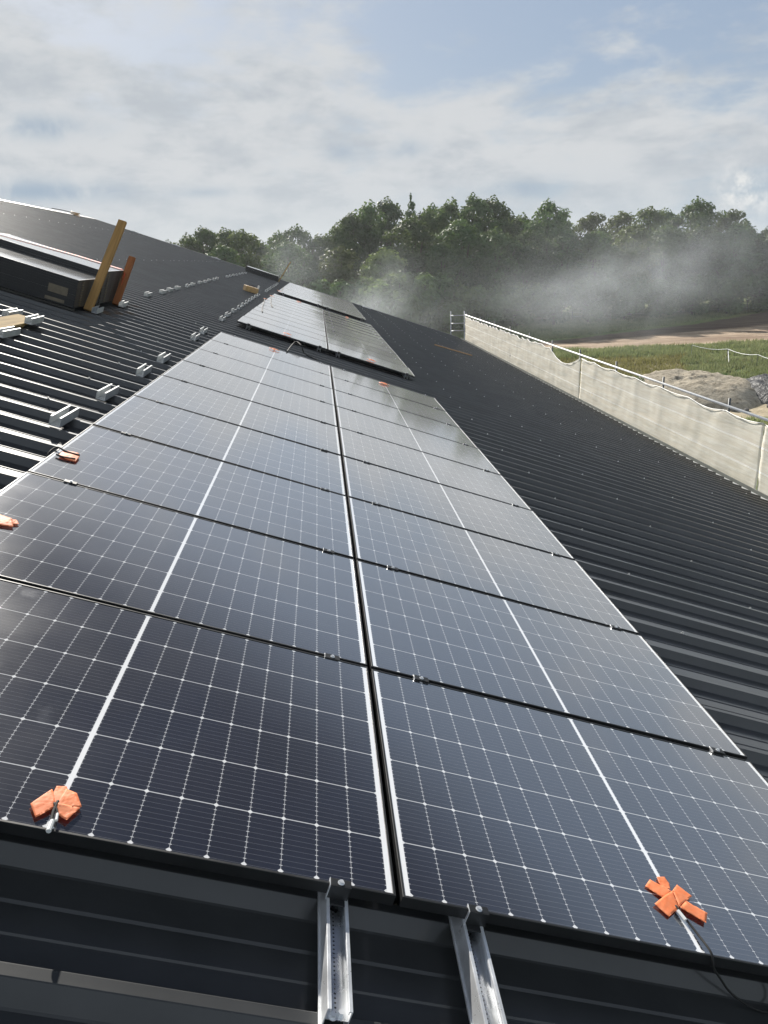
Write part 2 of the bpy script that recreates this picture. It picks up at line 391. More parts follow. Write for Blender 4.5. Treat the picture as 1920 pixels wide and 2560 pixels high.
ORD = ['first', 'second', 'third', 'fourth', 'fifth', 'sixth', 'seventh', 'eighth', 'ninth', 'tenth', 'eleventh', 'twelfth', 'thirteenth', 'fourteenth', 'fifteenth', 'sixteenth', 'seventeenth', 'eighteenth', 'nineteenth', 'twentieth']
for d in ('twenty', 'thirty', 'forty'):
    ORD += [d+'-'+x for x in ('first', 'second', 'third', 'fourth', 'fifth', 'sixth', 'seventh', 'eighth', 'ninth')]+[{'twenty': 'thirtieth', 'thirty': 'fortieth', 'forty': 'fiftieth'}[d]]

# ------------------------------------------------------------------ ground
gmb = MB(); S = 900
xs = [-S, -300, -80]+[i*4.0-40 for i in range(0, 36)]+[160, 400, S]
ys = [-S, -200, -20]+[i*4.0+10 for i in range(0, 38)]+[200, 500, S]
vs = [(x, y, GZ + (0.25*(noise.noise(Vector((x*.05, y*.05, 0)))) if abs(x) < 200 and 0 < y < 200 else 0) + max(0, min(1, (y-88)/30))*max(0, min(1, (x-10)/60))*1.2) for y in ys for x in xs]
nx = len(xs)
gmb.add(vs, [(j*nx+i, j*nx+i+1, (j+1)*nx+i+1, (j+1)*nx+i) for j in range(len(ys)-1) for i in range(nx-1)])
tag(gmb.build('ground', M['ground'], smooth=True), None, None, kind='structure')
def gz(x, y): return GZ + 0.25*noise.noise(Vector((x*.05, y*.05, 0))) + max(0, min(1, (y-88)/30))*max(0, min(1, (x-10)/60))*1.2

def heap(name, cx, cy, rx, ry, h, m, label, cat, sq=2.6, seed=0, flat=1.0):
    mb = MB(); n, k = 56, 20; vs = [(0, 0, h*flat)]
    for j in range(1, k+1):
        r = j/k
        for i in range(n):
            a = 2*math.pi*i/n
            edge_ = 1+.22*noise.noise(Vector((math.cos(a)*1.3+seed, math.sin(a)*1.3, seed)))
            x, y = rx*r*edge_*math.cos(a), ry*r*edge_*math.sin(a)
            z = h*min(flat, (1-r**sq))+(.13*noise.noise(Vector((x*.7+seed, y*.7, 3)))+.17*noise.noise(Vector((x*2.3, y*2.3, seed))))*h*(1-r**4)
            vs.append((x, y, z-(.25 if j == k else 0)))
    fs = [(0, 1+i, 1+(i+1) % n) for i in range(n)]
    for j in range(1, k):
        for i in range(n): a0 = 1+(j-1)*n; fs.append((a0+i, a0+n+i, a0+n+(i+1) % n, a0+(i+1) % n))
    mb.add(vs, fs)
    o = mb.build(name, m, smooth=True); o.location = (cx, cy, gz(cx, cy)); return tag(o, label, cat)
heap('earth_mound', 24.2, 47.6, 4.6, 6.0, 1.3, M['earth'], 'flat topped heap of sandy earth in the field behind the netting', 'earth mound', 2.6, 1, .72)
heap('covered_heap', 29.0, 45.2, 3.6, 4.0, 1.1, M['sheeting'], 'dark grey rough covered heap beside the sandy mound, right edge of photo', 'heap', 2.6, 5)
for i, (x, y, s) in enumerate([(23.6, 41.2, .26), (24.3, 41.0, .16), (26.1, 41.6, .24)]):
    mb = MB(); bm = bmesh.new(); bmesh.ops.create_icosphere(bm, subdivisions=2, radius=s)
    for v in bm.verts: v.co *= 1+.35*noise.noise(v.co*3+Vector((i*5, 0, 0))); v.co.z *= .7
    me = bpy.data.meshes.new('stone'); bm.to_mesh(me); bm.free(); me.materials.append(M['rock'])
    o = bpy.data.objects.new('stone', me); COL.objects.link(o); o.location = (x, y, gz(x, y)+s*.3)
    tag(o, ['pale grey stone at the foot of the sandy mound, largest and leftmost', 'smallest grey stone at the foot of the sandy mound', 'grey stone at the foot of the dark covered heap'][i], 'stone', 'stones by the heaps')

def grass_field(name, label, regions, m, hh):
    mb = MB()
    for (x0, x1, y0, y1, n, cond) in regions:
        for _ in range(n):
            x, y = random.uniform(x0, x1), random.uniform(y0, y1)
            if not cond(x, y): continue
            d = noise.noise(Vector((x*.35, y*.35, 2)))
            if d < -.25 and random.random() < .7: continue
            z = gz(x, y)-.03
            for b in range(3):
                a = random.uniform(0, 6.28); h = hh*random.uniform(.5, 1.25)*(1+.5*d); wd = random.uniform(.03, .07)
                lx, ly = random.uniform(-.15, .15), random.uniform(-.15, .15)
                ox, oy = random.uniform(-.15, .15), random.uniform(-.15, .15)
                cx, sx = math.cos(a)*wd, math.sin(a)*wd
                mb.add([(x+ox-cx, y+oy-sx, z), (x+ox+cx, y+oy+sx, z), (x+ox+lx, y+oy+ly, z+h)], [(0, 1, 2)])
    tag(mb.build(name, m), label, 'grass', kind='stuff')
def cA(x, y):
    wv = 1.5*noise.noise(Vector((x*.12, y*.12, 7)))
    if y+wv > 75: return False
    if y < 67 and x+wv < 24.5+(y-48)*.45: return False
    if y+wv < 50: return False
    return True
grass_field('grass', 'long green grass of the field between the heaps and the dirt track',
    [(16, 62, 49, 76, 42000, cA), (14, 80, 80, 106, 20000, lambda x, y: y > 82.5+(x-20)*.55), (14, 34, 31, 39, 6000, lambda x, y: True)], M['grassblade'], .38)
grass_field('grass', 'dry straw coloured grass on the worn patch behind the netting',
    [(14, 34, 49, 68, 6000, lambda x, y: x < 24.5+(y-48)*.45), (30, 62, 50, 76, 2500, lambda x, y: True)], M['drygrass'], .34)

# ------------------------------------------------------------------ trees
def leaf_cloud(mb, blobs, per, size, seed):
    rnd = random.Random(seed)
    for (c, rad) in blobs:
        c = Vector(c)
        for _ in range(int(per*(rad[0]*rad[2])**.8)):
            while True:
                d = Vector((rnd.gauss(0, 1), rnd.gauss(0, 1), rnd.gauss(0, 1)))
                if d.length > .01: break
            d.normalize()
            k = 1-.55*rnd.random()**2.2
            k *= 1+.30*noise.noise(d*2.2+c*.7)
            p = c+Vector((d.x*rad[0], d.y*rad[1], d.z*rad[2]))*k
            nrm = (d+Vector((rnd.uniform(-.8, .8), rnd.uniform(-.8, .8), rnd.uniform(-.3, .9)))).normalized()
            a = nrm.orthogonal().normalized(); a = Matrix.Rotation(rnd.uniform(0, 6.28), 3, nrm) @ a; b = nrm.cross(a)
            s = size*rnd.uniform(.6, 1.35)
            mb.add([p-a*s, p-b*s*.55, p+a*s, p+b*s*.55+nrm*s*.25], [(0, 1, 2, 3)])
def make_tree(kind, H, CR, m, seed):
    rnd = random.Random(seed); blobs = []
    if kind == 'broad':
        zb = H*.16
        for i in range(64):
            f = rnd.random()**.9; z = zb+(H-zb-1.0)*f
            env = CR*(max(.02, 1-((f-.40)/.62)**2))**.62*(1+.22*noise.noise(Vector((i*.7, f*3, seed))))
            a = rnd.uniform(0, 6.28); r = env*rnd.uniform(.35, 1.0)**.7
            br = rnd.uniform(.65, 1.25)*(1.1-.3*f)
            blobs.append(((r*math.cos(a), r*math.sin(a), min(z, H-br*.8)), (br*1.2, br*1.2, br*.8)))
        for i in range(5):
            z = zb+(H-zb)*(.25+.14*i); blobs.append(((rnd.uniform(-.8, .8), rnd.uniform(-.8, .8), z), (CR*.55, CR*.55, 1.7)))
        blobs.append(((0, 0, H-1.1), (1.1, 1.1, 1.1)))
    elif kind == 'column':
        for i in range(22):
            f = i/21; z = H*.12+(H*.88-.8)*f; env = CR*(.55+.5*math.sin(math.pi*min(1, f*1.1)))*(1 if f < .75 else 1-(f-.75)*2.6)
            a = rnd.uniform(0, 6.28); r = max(0, env)*rnd.uniform(.2, .6); br = rnd.uniform(.9, 1.35)*(1-.30*f)
            blobs.append(((r*math.cos(a), r*math.sin(a), z), (br*1.1, br*1.1, br*1.1)))
    elif kind == 'conifer':
        for i in range(15):
            f = i/14; z = H*.12+(H*.88-.3)*f; env = CR*(1-f)**.8+.05
            for k in range(6 if f < .8 else 3):
                a = rnd.uniform(0, 6.28); r = env*rnd.uniform(.5, .85)
                blobs.append(((r*math.cos(a)*.8, r*math.sin(a)*.8, z-.15*r), (env*.5+.1+.25*(1-f), env*.5+.1+.25*(1-f), .60)))
    else:
        for i in range(12):
            a = rnd.uniform(0, 6.28); r = CR*rnd.uniform(.1, .75); br = rnd.uniform(.6, 1.2)*CR*.4
            z = H*rnd.uniform(.2, .85)
            blobs.append(((r*math.cos(a), r*math.sin(a), z), (br, br, br*.9)))
    mb = MB(); leaf_cloud(mb, blobs, {'broad': 120, 'column': 190, 'conifer': 210, 'bush': 190}[kind], .25 if kind != 'conifer' else .18, seed)
    tm = MB(); r0 = H*.018+.05; top = H*.86
    pts = [Vector((.25*noise.noise(Vector((i, seed, 0))), .25*noise.noise(Vector((i, seed, 5))), top*i/7)) for i in range(8)]
    tm.tube([pts[0]-Vector((0, 0, .3))]+pts[1:], [r0*(1-.85*i/7) for i in range(8)], 7)
    if kind != 'conifer':
        for c, rad in blobs[:12]:
            i0 = max(1, min(5, int(7*c[2]/top*.6))); s0 = pts[i0]; e = Vector(c)
            mid = s0.lerp(e, .5)+Vector((0, 0, -.3))
            tm.tube([s0, mid, e], [r0*.38, r0*.24, r0*.08], 5)
    return mb.mesh('crown', m), tm.mesh('trunk', M['bark'], True)
PROT = {}
for key, args in {'bA': ('broad', 16, 5.0, M['leaf_dark'], 11), 'bB': ('broad', 16, 4.8, M['leaf_mid'], 12), 'bC': ('broad', 16, 5.6, M['leaf_dark'], 13), 'bO': ('broad', 15, 4.8, M['leaf_olive'], 14),
                  'bL': ('broad', 13, 3.9, M['leaf_light'], 15), 'cA': ('column', 17, 3.1, M['leaf_dark'], 16), 'cB': ('column', 15, 2.3, M['leaf_mid'], 17), 'co': ('conifer', 18, 3.9, M['leaf_dark'], 18), 'bu': ('bush', 4.5, 3.0, M['leaf_light'], 19), 'bd': ('bush', 5, 3.4, M['leaf_mid'], 20)}.items():
    PROT[key] = (args[1],)+make_tree(*args)
def place_tree(key, x, y, ztop, label, name='broadleaf_tree', cat='tree', group='trees of the wood beyond the barn', sw=1.0):
    H, cm, tm = PROT[key]; zb = gz(x, y); s = (ztop-zb)/H; rw_ = sw*(s+1)/2
    root = thing(name, label, cat, Matrix.Translation((x, y, zb)) @ Matrix.Rotation(random.uniform(0, 6.28), 4, 'Z') @ Matrix.Diagonal((rw_, rw_, s, 1)), group)
    for nm, me in (('crown', cm), ('trunk', tm)):
        o = bpy.data.objects.new(nm, me); COL.objects.link(o); o.parent = root
BACK = [(-22.6, 124, 5.5, 'bA'), (-18.8, 120, 6.2, 'bB'), (-16.4, 118, 7.1, 'bA'), (-13.6, 122, 6.9, 'bA'), (-10.9, 119, 6.6, 'bO'), (-9.0, 125, 5.4, 'bA'),
        (-5.8, 124, 6.3, 'bB'), (-2.8, 120, 6.9, 'bC'), (0.4, 122, 5.7, 'bB'), (3.2, 119, 6.9, 'bB'), (5.6, 121, 8.6, 'bA'), (8.3, 124, 10.2, 'bB'), (11.3, 128, 10.9, 'bA'), (14.3, 121, 10.7, 'co'),
        (16.4, 118, 8.7, 'bB'), (18.6, 128, 9.8, 'bA'), (20.6, 122, 10.1, 'bB'), (23.1, 118, 10.4, 'bA'), (26.7, 121, 10.2, 'bA'), (30.0, 125, 8.4, 'bC'), (31.0, 120, 7.6, 'bB'),
        (32.9, 113, 9.1, 'bB'), (36.6, 124, 6.6, 'bO'), (39.0, 126, 7.2, 'bB'), (42.0, 120, 7.6, 'bO'), (47.2, 122, 7.7, 'bO'), (49.4, 117, 8.0, 'bO'), (54.0, 122, 7.9, 'bB'),
        (56.2, 116, 8.9, 'bC'), (60.0, 121, 7.7, 'bB'), (62.3, 117, 7.3, 'bO'), (66.5, 121, 5.9, 'bA'), (69.0, 118, 4.8, 'bB'), (72.9, 120, 5.4, 'bA'), (76.5, 118, 5.9, 'bB'), (81, 118, 6, 'bA')]
FRONT = [(-13.0, 110, 4.4, 'bA'), (-4.0, 108, 4.6, 'bC'), (3.1, 106, 3.6, 'bO'), (8.7, 104, 3.2, 'bL'), (13.2, 110, 7.3, 'bC'), (16.6, 104, 3.8, 'bA'), (19.6, 108, 6.6, 'bC'), (23.6, 105, 5.2, 'bC'), (28.2, 106, 5.0, 'bC'),
         (33.4, 107, 4.4, 'bA'), (38.1, 107, 4.8, 'bL'), (43.3, 107, 5.2, 'bO'), (48.2, 108, 5.0, 'bC'), (53.0, 108, 4.8, 'bA'), (58.8, 109, 5.0, 'bA'), (64.4, 109, 4.0, 'bA'), (70.0, 108, 3.4, 'bC'), (76, 108, 3.6, 'bA')]
KD = {'bA': 'dark green broadleaf tree', 'bB': 'mid green broadleaf tree', 'bC': 'wide dark broadleaf tree', 'bO': 'olive green broadleaf tree', 'bL': 'light green broadleaf tree', 'cA': 'narrow upright tree', 'cB': 'narrow mid green tree', 'co': 'dark pointed conifer'}
NM = {'co': 'conifer_tree', 'cA': 'narrow_tree', 'cB': 'narrow_tree'}
for i, (x, y, zt, k) in enumerate(BACK):
    place_tree(k, x, y, zt, '%s on the skyline, %s from left in the far tree row' % (KD[k], ORD[i]), NM.get(k, 'broadleaf_tree'), sw=.92)
for i, (x, y, zt, k) in enumerate(FRONT):
    place_tree(k, x, y, zt, '%s, %s from left in the near tree row' % (KD[k], ORD[i]), group='near row of trees beyond the barn')
BUSH = [(-8, 104, -1.5, 'bd'), (-1.5, 102, -1.0, 'bu'), (2.6, 100, -.9, 'bd'), (6.2, 97, -.6, 'bu'), (9.8, 96, 0.2, 'bu'), (13.2, 98, -.4, 'bd'), (17, 99, -1.6, 'bu'), (21, 101, -2.2, 'bd'), (26, 102, -2.0, 'bd'), (31, 102, -2.4, 'bd'), (36, 103, -1.6, 'bd'),
        (41, 103, -1.8, 'bd'), (46, 104, -2.2, 'bd'), (51, 104, -1.8, 'bd'), (56, 104, -2.2, 'bd'), (61, 105, -2.0, 'bd'), (66, 105, -2.0, 'bd'), (71, 105, -2.4, 'bd'), (76, 105, -2.2, 'bd')]
for i, (x, y, zt, k) in enumerate(BUSH):
    place_tree(k, x, y, zt, '%s bush at the foot of the wood, %s bush from the left' % ({'bu': 'light green', 'bd': 'mid green'}[k], ORD[i]), 'bush', 'bush', 'bushes at the foot of the wood', 1.15)
# small scrub by the mound
for (x, y, s, lab) in ((19.9, 47.2, .8, 'small dark green shrub at the left end of the sandy mound'), (19.6, 46.0, .7, 'smaller shrub left of the sandy mound, close to the net'), (27.8, 50.5, .45, 'dark green shrub on the grass behind the covered heap')):
    place_tree('bd', x, y, gz(x, y)+s*1.6, lab, 'shrub', 'shrub', None, .45*s)

# ------------------------------------------------------------------ wire fence and rope line in the field
t_ = thing('wire_fence', 'thin wire fence with slim posts in front of the wood', 'fence', Matrix.Translation((18, 106, 0)))
fx_ = [i*4.2 for i in range(15)]
for x in fx_:
    MB().box(-.035, .035, -.035, .035, 0, 1.7, Matrix.Translation((x, 0, gz(18+x, 106)))).build('post', M['galv_dark'], t_)
for h in (.5, 1.05, 1.6):
    MB().tube([(x, -.05, gz(18+x, 106)+h) for x in fx_], .008, 4).build('wire', M['galv'], t_)
t_ = thing('rope_line', 'pale rope line on thin stakes crossing the green grass', 'rope fence', Matrix.Translation((0, 0, 0)))
RP = [(32.9, 66.0), (34.1, 62.0), (34.2, 57.5), (34.3, 53.5)]
for i, (x, y) in enumerate(RP):
    MB().tube([(x, y, gz(x, y)-.1), (x, y, gz(x, y)+1.15)], .022, 6).build('stake', M['galv_dark' if i else 'galv'], t_)
MB().tube([(x+(x2-x)*f, y+(y2-y)*f, gz(x, y)+1.12-.16*math.sin(math.pi*f)) for (x, y), (x2, y2) in zip(RP, RP[1:]) for f in (0, .25, .5, .75)]+[(RP[-1][0], RP[-1][1], gz(*RP[-1])+1.12)], .022, 6).build('rope', M['white_plastic'], t_)
MB().tube([(33.6, 60.6, gz(34, 62)), (34.15, 62.0, gz(34, 62)+1.0)], .03, 6).build('brace', M['white_plastic'], t_)

# ------------------------------------------------------------------ the barn
EAVE, RIDGE, VA, VB = 8.6, -13.1, -4.6, 45.0
barn = thing('barn', 'large barn with black ribbed metal roof under the solar panels', 'barn', Matrix.Identity(4))
# profile of one rib pitch, seen along u: (offset in v, w)
prof = [(0.0, RIBW), (0.003, RIBW+.0012), (0.030, RIBW+.0012), (0.033, RIBW), (0.058, -.142), (0.062, -.1445), (.125, -.1445), (.128, -.1476), (.138, -.1476), (.143, -.1445), (.212, -.1445), (.215, -.1482), (.222, -.1482), (.230, -.1445), (.314, -.1445), (.320, -.142)]
k0, k1 = int((VA-V0)/PITCH)-1, int((VB-V0)/PITCH)
mb = MB(); us = [RIDGE+(EAVE-RIDGE)*i/30 for i in range(31)]
pv = [(V0+k*PITCH+a, z) for k in range(k0, k1+1) for a, z in prof if V0+k*PITCH+a <= VB]
vs = []
for u in us:
    for v, z in pv: vs.append((u, v, z+(.0016*noise.noise(Vector((u*.9, v*1.1, 0))) if z < -.14 else .0008*noise.noise(Vector((u*1.3, v*.5, 4))))))
n_ = len(pv)
mb.add(vs, [(i*n_+j, (i+1)*n_+j, (i+1)*n_+j+1, i*n_+j+1) for i in range(30) for j in range(n_-1)])
rs = mb.build('roof_sheeting', M['roof'], barn); rs.matrix_local = ROOF
# far side of the roof, walls, ridge cap, verge, gutter
Xr, Zr = RIDGE*math.cos(T)+RIBW*math.sin(T), -RIDGE*math.sin(T)+RIBW*math.cos(T)
Xe, Ze = EAVE*math.cos(T)-.1445*math.sin(T), -EAVE*math.sin(T)-.1445*math.cos(T)
mb = MB(); mb.add([(Xr, VA, Zr-.02), (Xr, VB, Zr-.02), (2*Xr-Xe, VB, Ze), (2*Xr-Xe, VA, Ze)], [(0, 3, 2, 1)]); mb.build('far_roof_slope', M['roof'], barn)
mb = MB(); pts = [(Xe-.35, GZ-.2), (Xe-.35, Ze+.06), (Xr, Zr-.14), (2*Xr-Xe+.35, Ze+.06), (2*Xr-Xe+.35, GZ-.2)]
mb.prism(pts, VA+.1, VB-.12); mb.build('wall', M['barn_wall'], barn)
mb = MB(); nseg = 50
for i in range(nseg):
    v0_, v1_ = VA+(VB-VA)*i/nseg, VA+(VB-VA)*(i+1)/nseg-.004
    mb.box(-.16, .20, v0_, v1_, RIBW+.004, RIBW+.020, Matrix.Translation((RIDGE+.05, 0, 0)))
rc = mb.build('ridge_cap', M['roof'], barn); rc.matrix_local = ROOF
mb = MB(); mb.box(RIDGE, EAVE, VB-.02, VB+.10, RIBW+.004, RIBW+.022); mb.box(RIDGE, EAVE, VB+.102, VB+.118, RIBW-.22, RIBW+.020)
vg = mb.build('verge_trim', M['gutter'], barn); vg.matrix_local = ROOF
mb = MB(); gx = Xe
mb.box(gx-.02, gx+.17, VA, VB, Ze-.16, Ze-.145); mb.box(gx+.155, gx+.172, VA, VB, Ze-.144, Ze+.035)
mb.box(gx-.03, gx-.018, VA, VB, Ze-.16, Ze-.05)
mb.build('gutter', M['gutter'], barn)
MB().box(gx+.1505, gx+.1545, VA, VB, Ze-.143, Ze-.040).build('gutter_liner', M['foam'], barn)
mb = MB()
for k in range(k0, k1):
    v = V0+k*PITCH
    if v > VB-.5 or v < VA: continue
    mb.box(EAVE+.001, EAVE+.06, v+.075, v+.245, -.140, -.128)
o = mb.build('filler_blocks', M['foam'], barn); o.matrix_local = ROOF; o['kind'] = 'stuff'
# roof screws with washers on the ribs
spots = []
for u in (-10.0, -5.6, -2.25, 2.35, 3.5, 5.0, 6.6, 8.1):
    for k in range(k0, k1):
        v = V0+k*PITCH+.017
        if (k+int(u*3)) % 3 or (u in (-2.25,) and v > 12): continue
        spots.append((u+random.uniform(-.05, .05), v))
def screw_mb(mb, u, v):
    T4 = Matrix.Translation((u, v, RIBW+.0005))
    for r, z0, z1 in ((.0115, 0, .004), (.0065, .004, .013)):
        a = [T4 @ Vector((r*math.cos(i*math.pi/3), r*math.sin(i*math.pi/3), z0)) for i in range(6)]+[T4 @ Vector((r*math.cos(i*math.pi/3), r*math.sin(i*math.pi/3), z1)) for i in range(6)]
        mb.add(a, [(6, 7, 8, 9, 10, 11)]+[(i, (i+1) % 6, (i+1) % 6+6, i+6) for i in range(6)])
Ci = ROOF.inverted() @ CAM
inview = [s for s in spots if s[1] > .8]
inview.sort(key=lambda s: (s[0]-Ci.x)**2+(s[1]-Ci.y)**2)
sm_ = MB(); screw_mb(sm_, 0, 0); sme = sm_.mesh('roof_screw', M['screw'])
near = inview[:90]
for s in near:
    o = bpy.data.objects.new('roof_screw', sme); COL.objects.link(o); o.parent = barn; o.matrix_local = ROOF @ Matrix.Translation((s[0], s[1], 0))
mb = MB()
for s in spots:
    if s not in near: screw_mb(mb, *s)
o = mb.build('roof_screws', M['screw'], barn); o.matrix_local = ROOF; o['kind'] = 'stuff'

# ------------------------------------------------------------------ solar panels
def panel_proto():
    root = thing('solar_module', '', 'solar panel', Matrix.Identity(4), 'solar panels')
    fr = MB(); hl, hw = L/2, W_/2; lip = .0075
    # four mitred rails with a top lip, as an outer ring
    o_ = [(-hl, -hw), (hl, -hw), (hl, hw), (-hl, hw)]; i_ = [(-hl+lip, -hw+lip), (hl-lip, -hw+lip), (hl-lip, hw-lip), (-hl+lip, hw-lip)]
    j_ = [(-hl+.028, -hw+.028), (hl-.028, -hw+.028), (hl-.028, hw-.028), (-hl+.028, hw-.028)]
    vs = [(x, y, 0) for x, y in o_]+[(x, y, 0) for x, y in i_]+[(x, y, -.0035) for x, y in i_]+[(x, y, -.032) for x, y in o_]+[(x, y, -.032) for x, y in j_]
    fs = []
    for a in range(4):
        b = (a+1) % 4
        fs += [(a, b, 4+b, 4+a), (4+a, 4+b, 8+b, 8+a), (b, a, 12+a, 12+b), (12+b, 12+a, 16+a, 16+b)]
    fr.add(vs, fs); f = fr.build('frame', M['frame'], root)
    bv = f.modifiers.new('bevel', 'BEVEL'); bv.width = .0012; bv.segments = 2; bv.limit_method = 'ANGLE'; bv.angle_limit = R(50)
    g = MB(); e = .0073; nx_, ny_ = 1, 1
    g.box(-hl+e, hl-e, -hw+e, hw-e, -.0062, -.0022); g.mi[0] = 1; g.build('glass', [M['cells'], M['backsheet']], root)
    return root
proto_panel = panel_proto()
ARR = [('nearest', 0.0, 9), ('middle', 13.15, 11), ('farthest', 28.62, 11)]
first = True
prnd = random.Random(5)
for an, vs0, rows in ARR:
    for r in range(rows):
        for cname, uc in (('left', -L/2-GC/2), ('right', L/2+GC/2)):
            v = vs0+ROWP*(r+.5)
            lab = 'black framed solar panel, %s row of the %s column in the %s block' % (ORD[r], cname, an)
            tl = .0012 if an == 'nearest' else .0024
            bias = {'nearest': 0.0, 'middle': .016, 'farthest': .027}[an]*(1 if cname == 'left' or an == 'farthest' or r < 3 else -.2)
            mw = onroof(uc+prnd.uniform(-.002, .002), v+prnd.uniform(-.0015, .0015), 0) @ Euler((bias+prnd.gauss(0, tl*1.3), prnd.gauss(0, tl), prnd.gauss(0, .0006))).to_matrix().to_4x4()
            if first: proto_panel.matrix_world = mw; proto_panel['label'] = lab; first = False
            else: copy_thing(proto_panel, lab, mw)
            bpy.context.view_layer.update() if False else None

# clamps between the rows and at the ends
CU = {'outer left': -1.515, 'inner left': -.155, 'inner right': .215, 'outer right': 1.572}
mc = thing('module_clamp', '', 'clamp', Matrix.Identity(4), 'clamps holding the panels down')
b = MB(); b.box(-.030, .030, -.0165, .0165, .0005, .0045); b.box(-.030, .030, -.0085, .0085, -.030, .0003); b.build('clamp_plate', M['frame'], mc, bev=.0008)
b = MB(); b.prism([(-.0315, -.010), (-.0302, -.010), (-.0302, .0052), (-.0315, .0052)], -.017, .017); b.build('cut_end', M['alu'], mc)
def bolt_mb(r=.006, h=.006, z=.0045):
    b = MB(); n = 6
    b.add([(r*1.5*math.cos(i*.5236), r*1.5*math.sin(i*.5236), z+.0012) for i in range(12)]+[(r*1.5*math.cos(i*.5236), r*1.5*math.sin(i*.5236), z) for i in range(12)], [tuple(range(12))]+[(i+12, (i+1) % 12+12, (i+1) % 12, i) for i in range(12)])
    a = [(r*math.cos(i*1.0472), r*math.sin(i*1.0472), zz_) for zz_ in (z+.0013, z+h) for i in range(6)]
    b.add(a, [tuple(range(6, 12))]+[(i, (i+1) % 6, (i+1) % 6+6, i+6) for i in range(6)])
    return b
bolt_mb().build('bolt', M['alu'], mc)
firstc = True
for an, vs0, rows in ARR:
    for r in range(1, rows):
        for cn, u in CU.items():
            lab = 'black clamp between the %s and %s panel rows, %s block, %s line' % (ORD[r-1], ORD[r], an, cn)
            mw = onroof(u+prnd.uniform(-.006, .006), vs0+ROWP*r, 0)
            if firstc: mc.matrix_world = mw; mc['label'] = lab; firstc = False
            else: copy_thing(mc, lab, mw)
ec = thing('end_clamp', '', 'clamp', Matrix.Identity(4), 'end clamps on the panel edges')
b = MB(); b.box(-.027, .027, -.004, .018, .0005, .0045); b.box(-.027, .027, -.0075, -.0042, -.040, .0045); b.box(-.027, .027, -.024, -.0077, -.040, -.036); b.build('clamp_body', M['frame'], ec, bev=.0008)
b = MB(); b.prism([(-.0285, -.040), (-.0272, -.040), (-.0272, .0052), (-.0285, .0052)], -.0085, .018); b.build('cut_end', M['alu'], ec)
bb_ = bolt_mb(); bo = bb_.build('bolt', M['alu'], ec); bo.location = (.0, .006, 0)
firstc = True
for an, vs0, rows in ARR:
    for en, v, rz in (('front', vs0+ROWP/2-W_/2, 0), ('back', vs0+ROWP*(rows-.5)+W_/2, math.pi)):
        for cn, u in CU.items():
            lab = 'black end clamp on the %s edge of the %s block, %s line' % (en, an, cn)
            mw = onroof(u, v, 0, rz)
            if firstc: ec.matrix_world = mw; ec['label'] = lab; firstc = False
            else: copy_thing(ec, lab, mw)

# mounting rails: open channel with lipped flanges, perforated base
def rail(name, u, va, vb, label, group, wd=.056, top=-.037, base=RIBW+.0008, bolts=(), cut=True):
    root = thing(name, label, 'rail', onroof(u, va, 0), group)
    h = wd/2; Ln = vb-va
    b = MB(); b.box(-h+.003, h-.003, 0, Ln, base+.034, base+.0365); b.build('rail_base', M['rail_base'], root)
    for sg, nm in ((-1, 'flange'), (1, 'flange')):
        x0, x1 = (-h, -h+.0026) if sg < 0 else (h-.0026, h)
        b = MB(); b.box(x0, x1, 0, Ln, base, top)
        xi0, xi1 = (-h, -h+.0085) if sg < 0 else (h-.0085, h)
        b.box(xi0, xi1, 0, Ln, top+.0001, top+.0025)
        xx = (-h+.0065, -h+.0085) if sg < 0 else (h-.0085, h-.0065)
        b.box(xx[0], xx[1], 0, Ln, top-.007, top-.0001)
        xs_ = (-h-.004, -h-.0001) if sg < 0 else (h+.0001, h+.004)
        b.box(xs_[0], xs_[1], 0, Ln, base, base+.006)
        b.build(nm, M['alu'], root, bev=.0006)
    for (x, y) in bolts:
        b = bolt_mb(.0068, .009, base+.0367); bo = b.build('bolt', M['alu'], root); bo.location = (x, y, 0)
    return root
rail('mounting_rail', -.154, -.298, .42, 'bright channel rail with drilled base ending at two bolts, below the left column', 'long mounting rails in front', bolts=((.008, .014), (-.010, .006)))
rail('mounting_rail', .210, -.62, .42, 'bright channel rail running out of the photo bottom, below the right column', 'long mounting rails in front', bolts=((.0, .02),))
for an, vs0 in (('middle', 13.15), ('farthest', 28.62)):
    for cn, u in CU.items():
        rail('rail_end', u, vs0-.03, vs0+.5, 'silver rail end under the front edge of the %s block, %s line' % (an, cn), 'rail ends under the panel blocks')

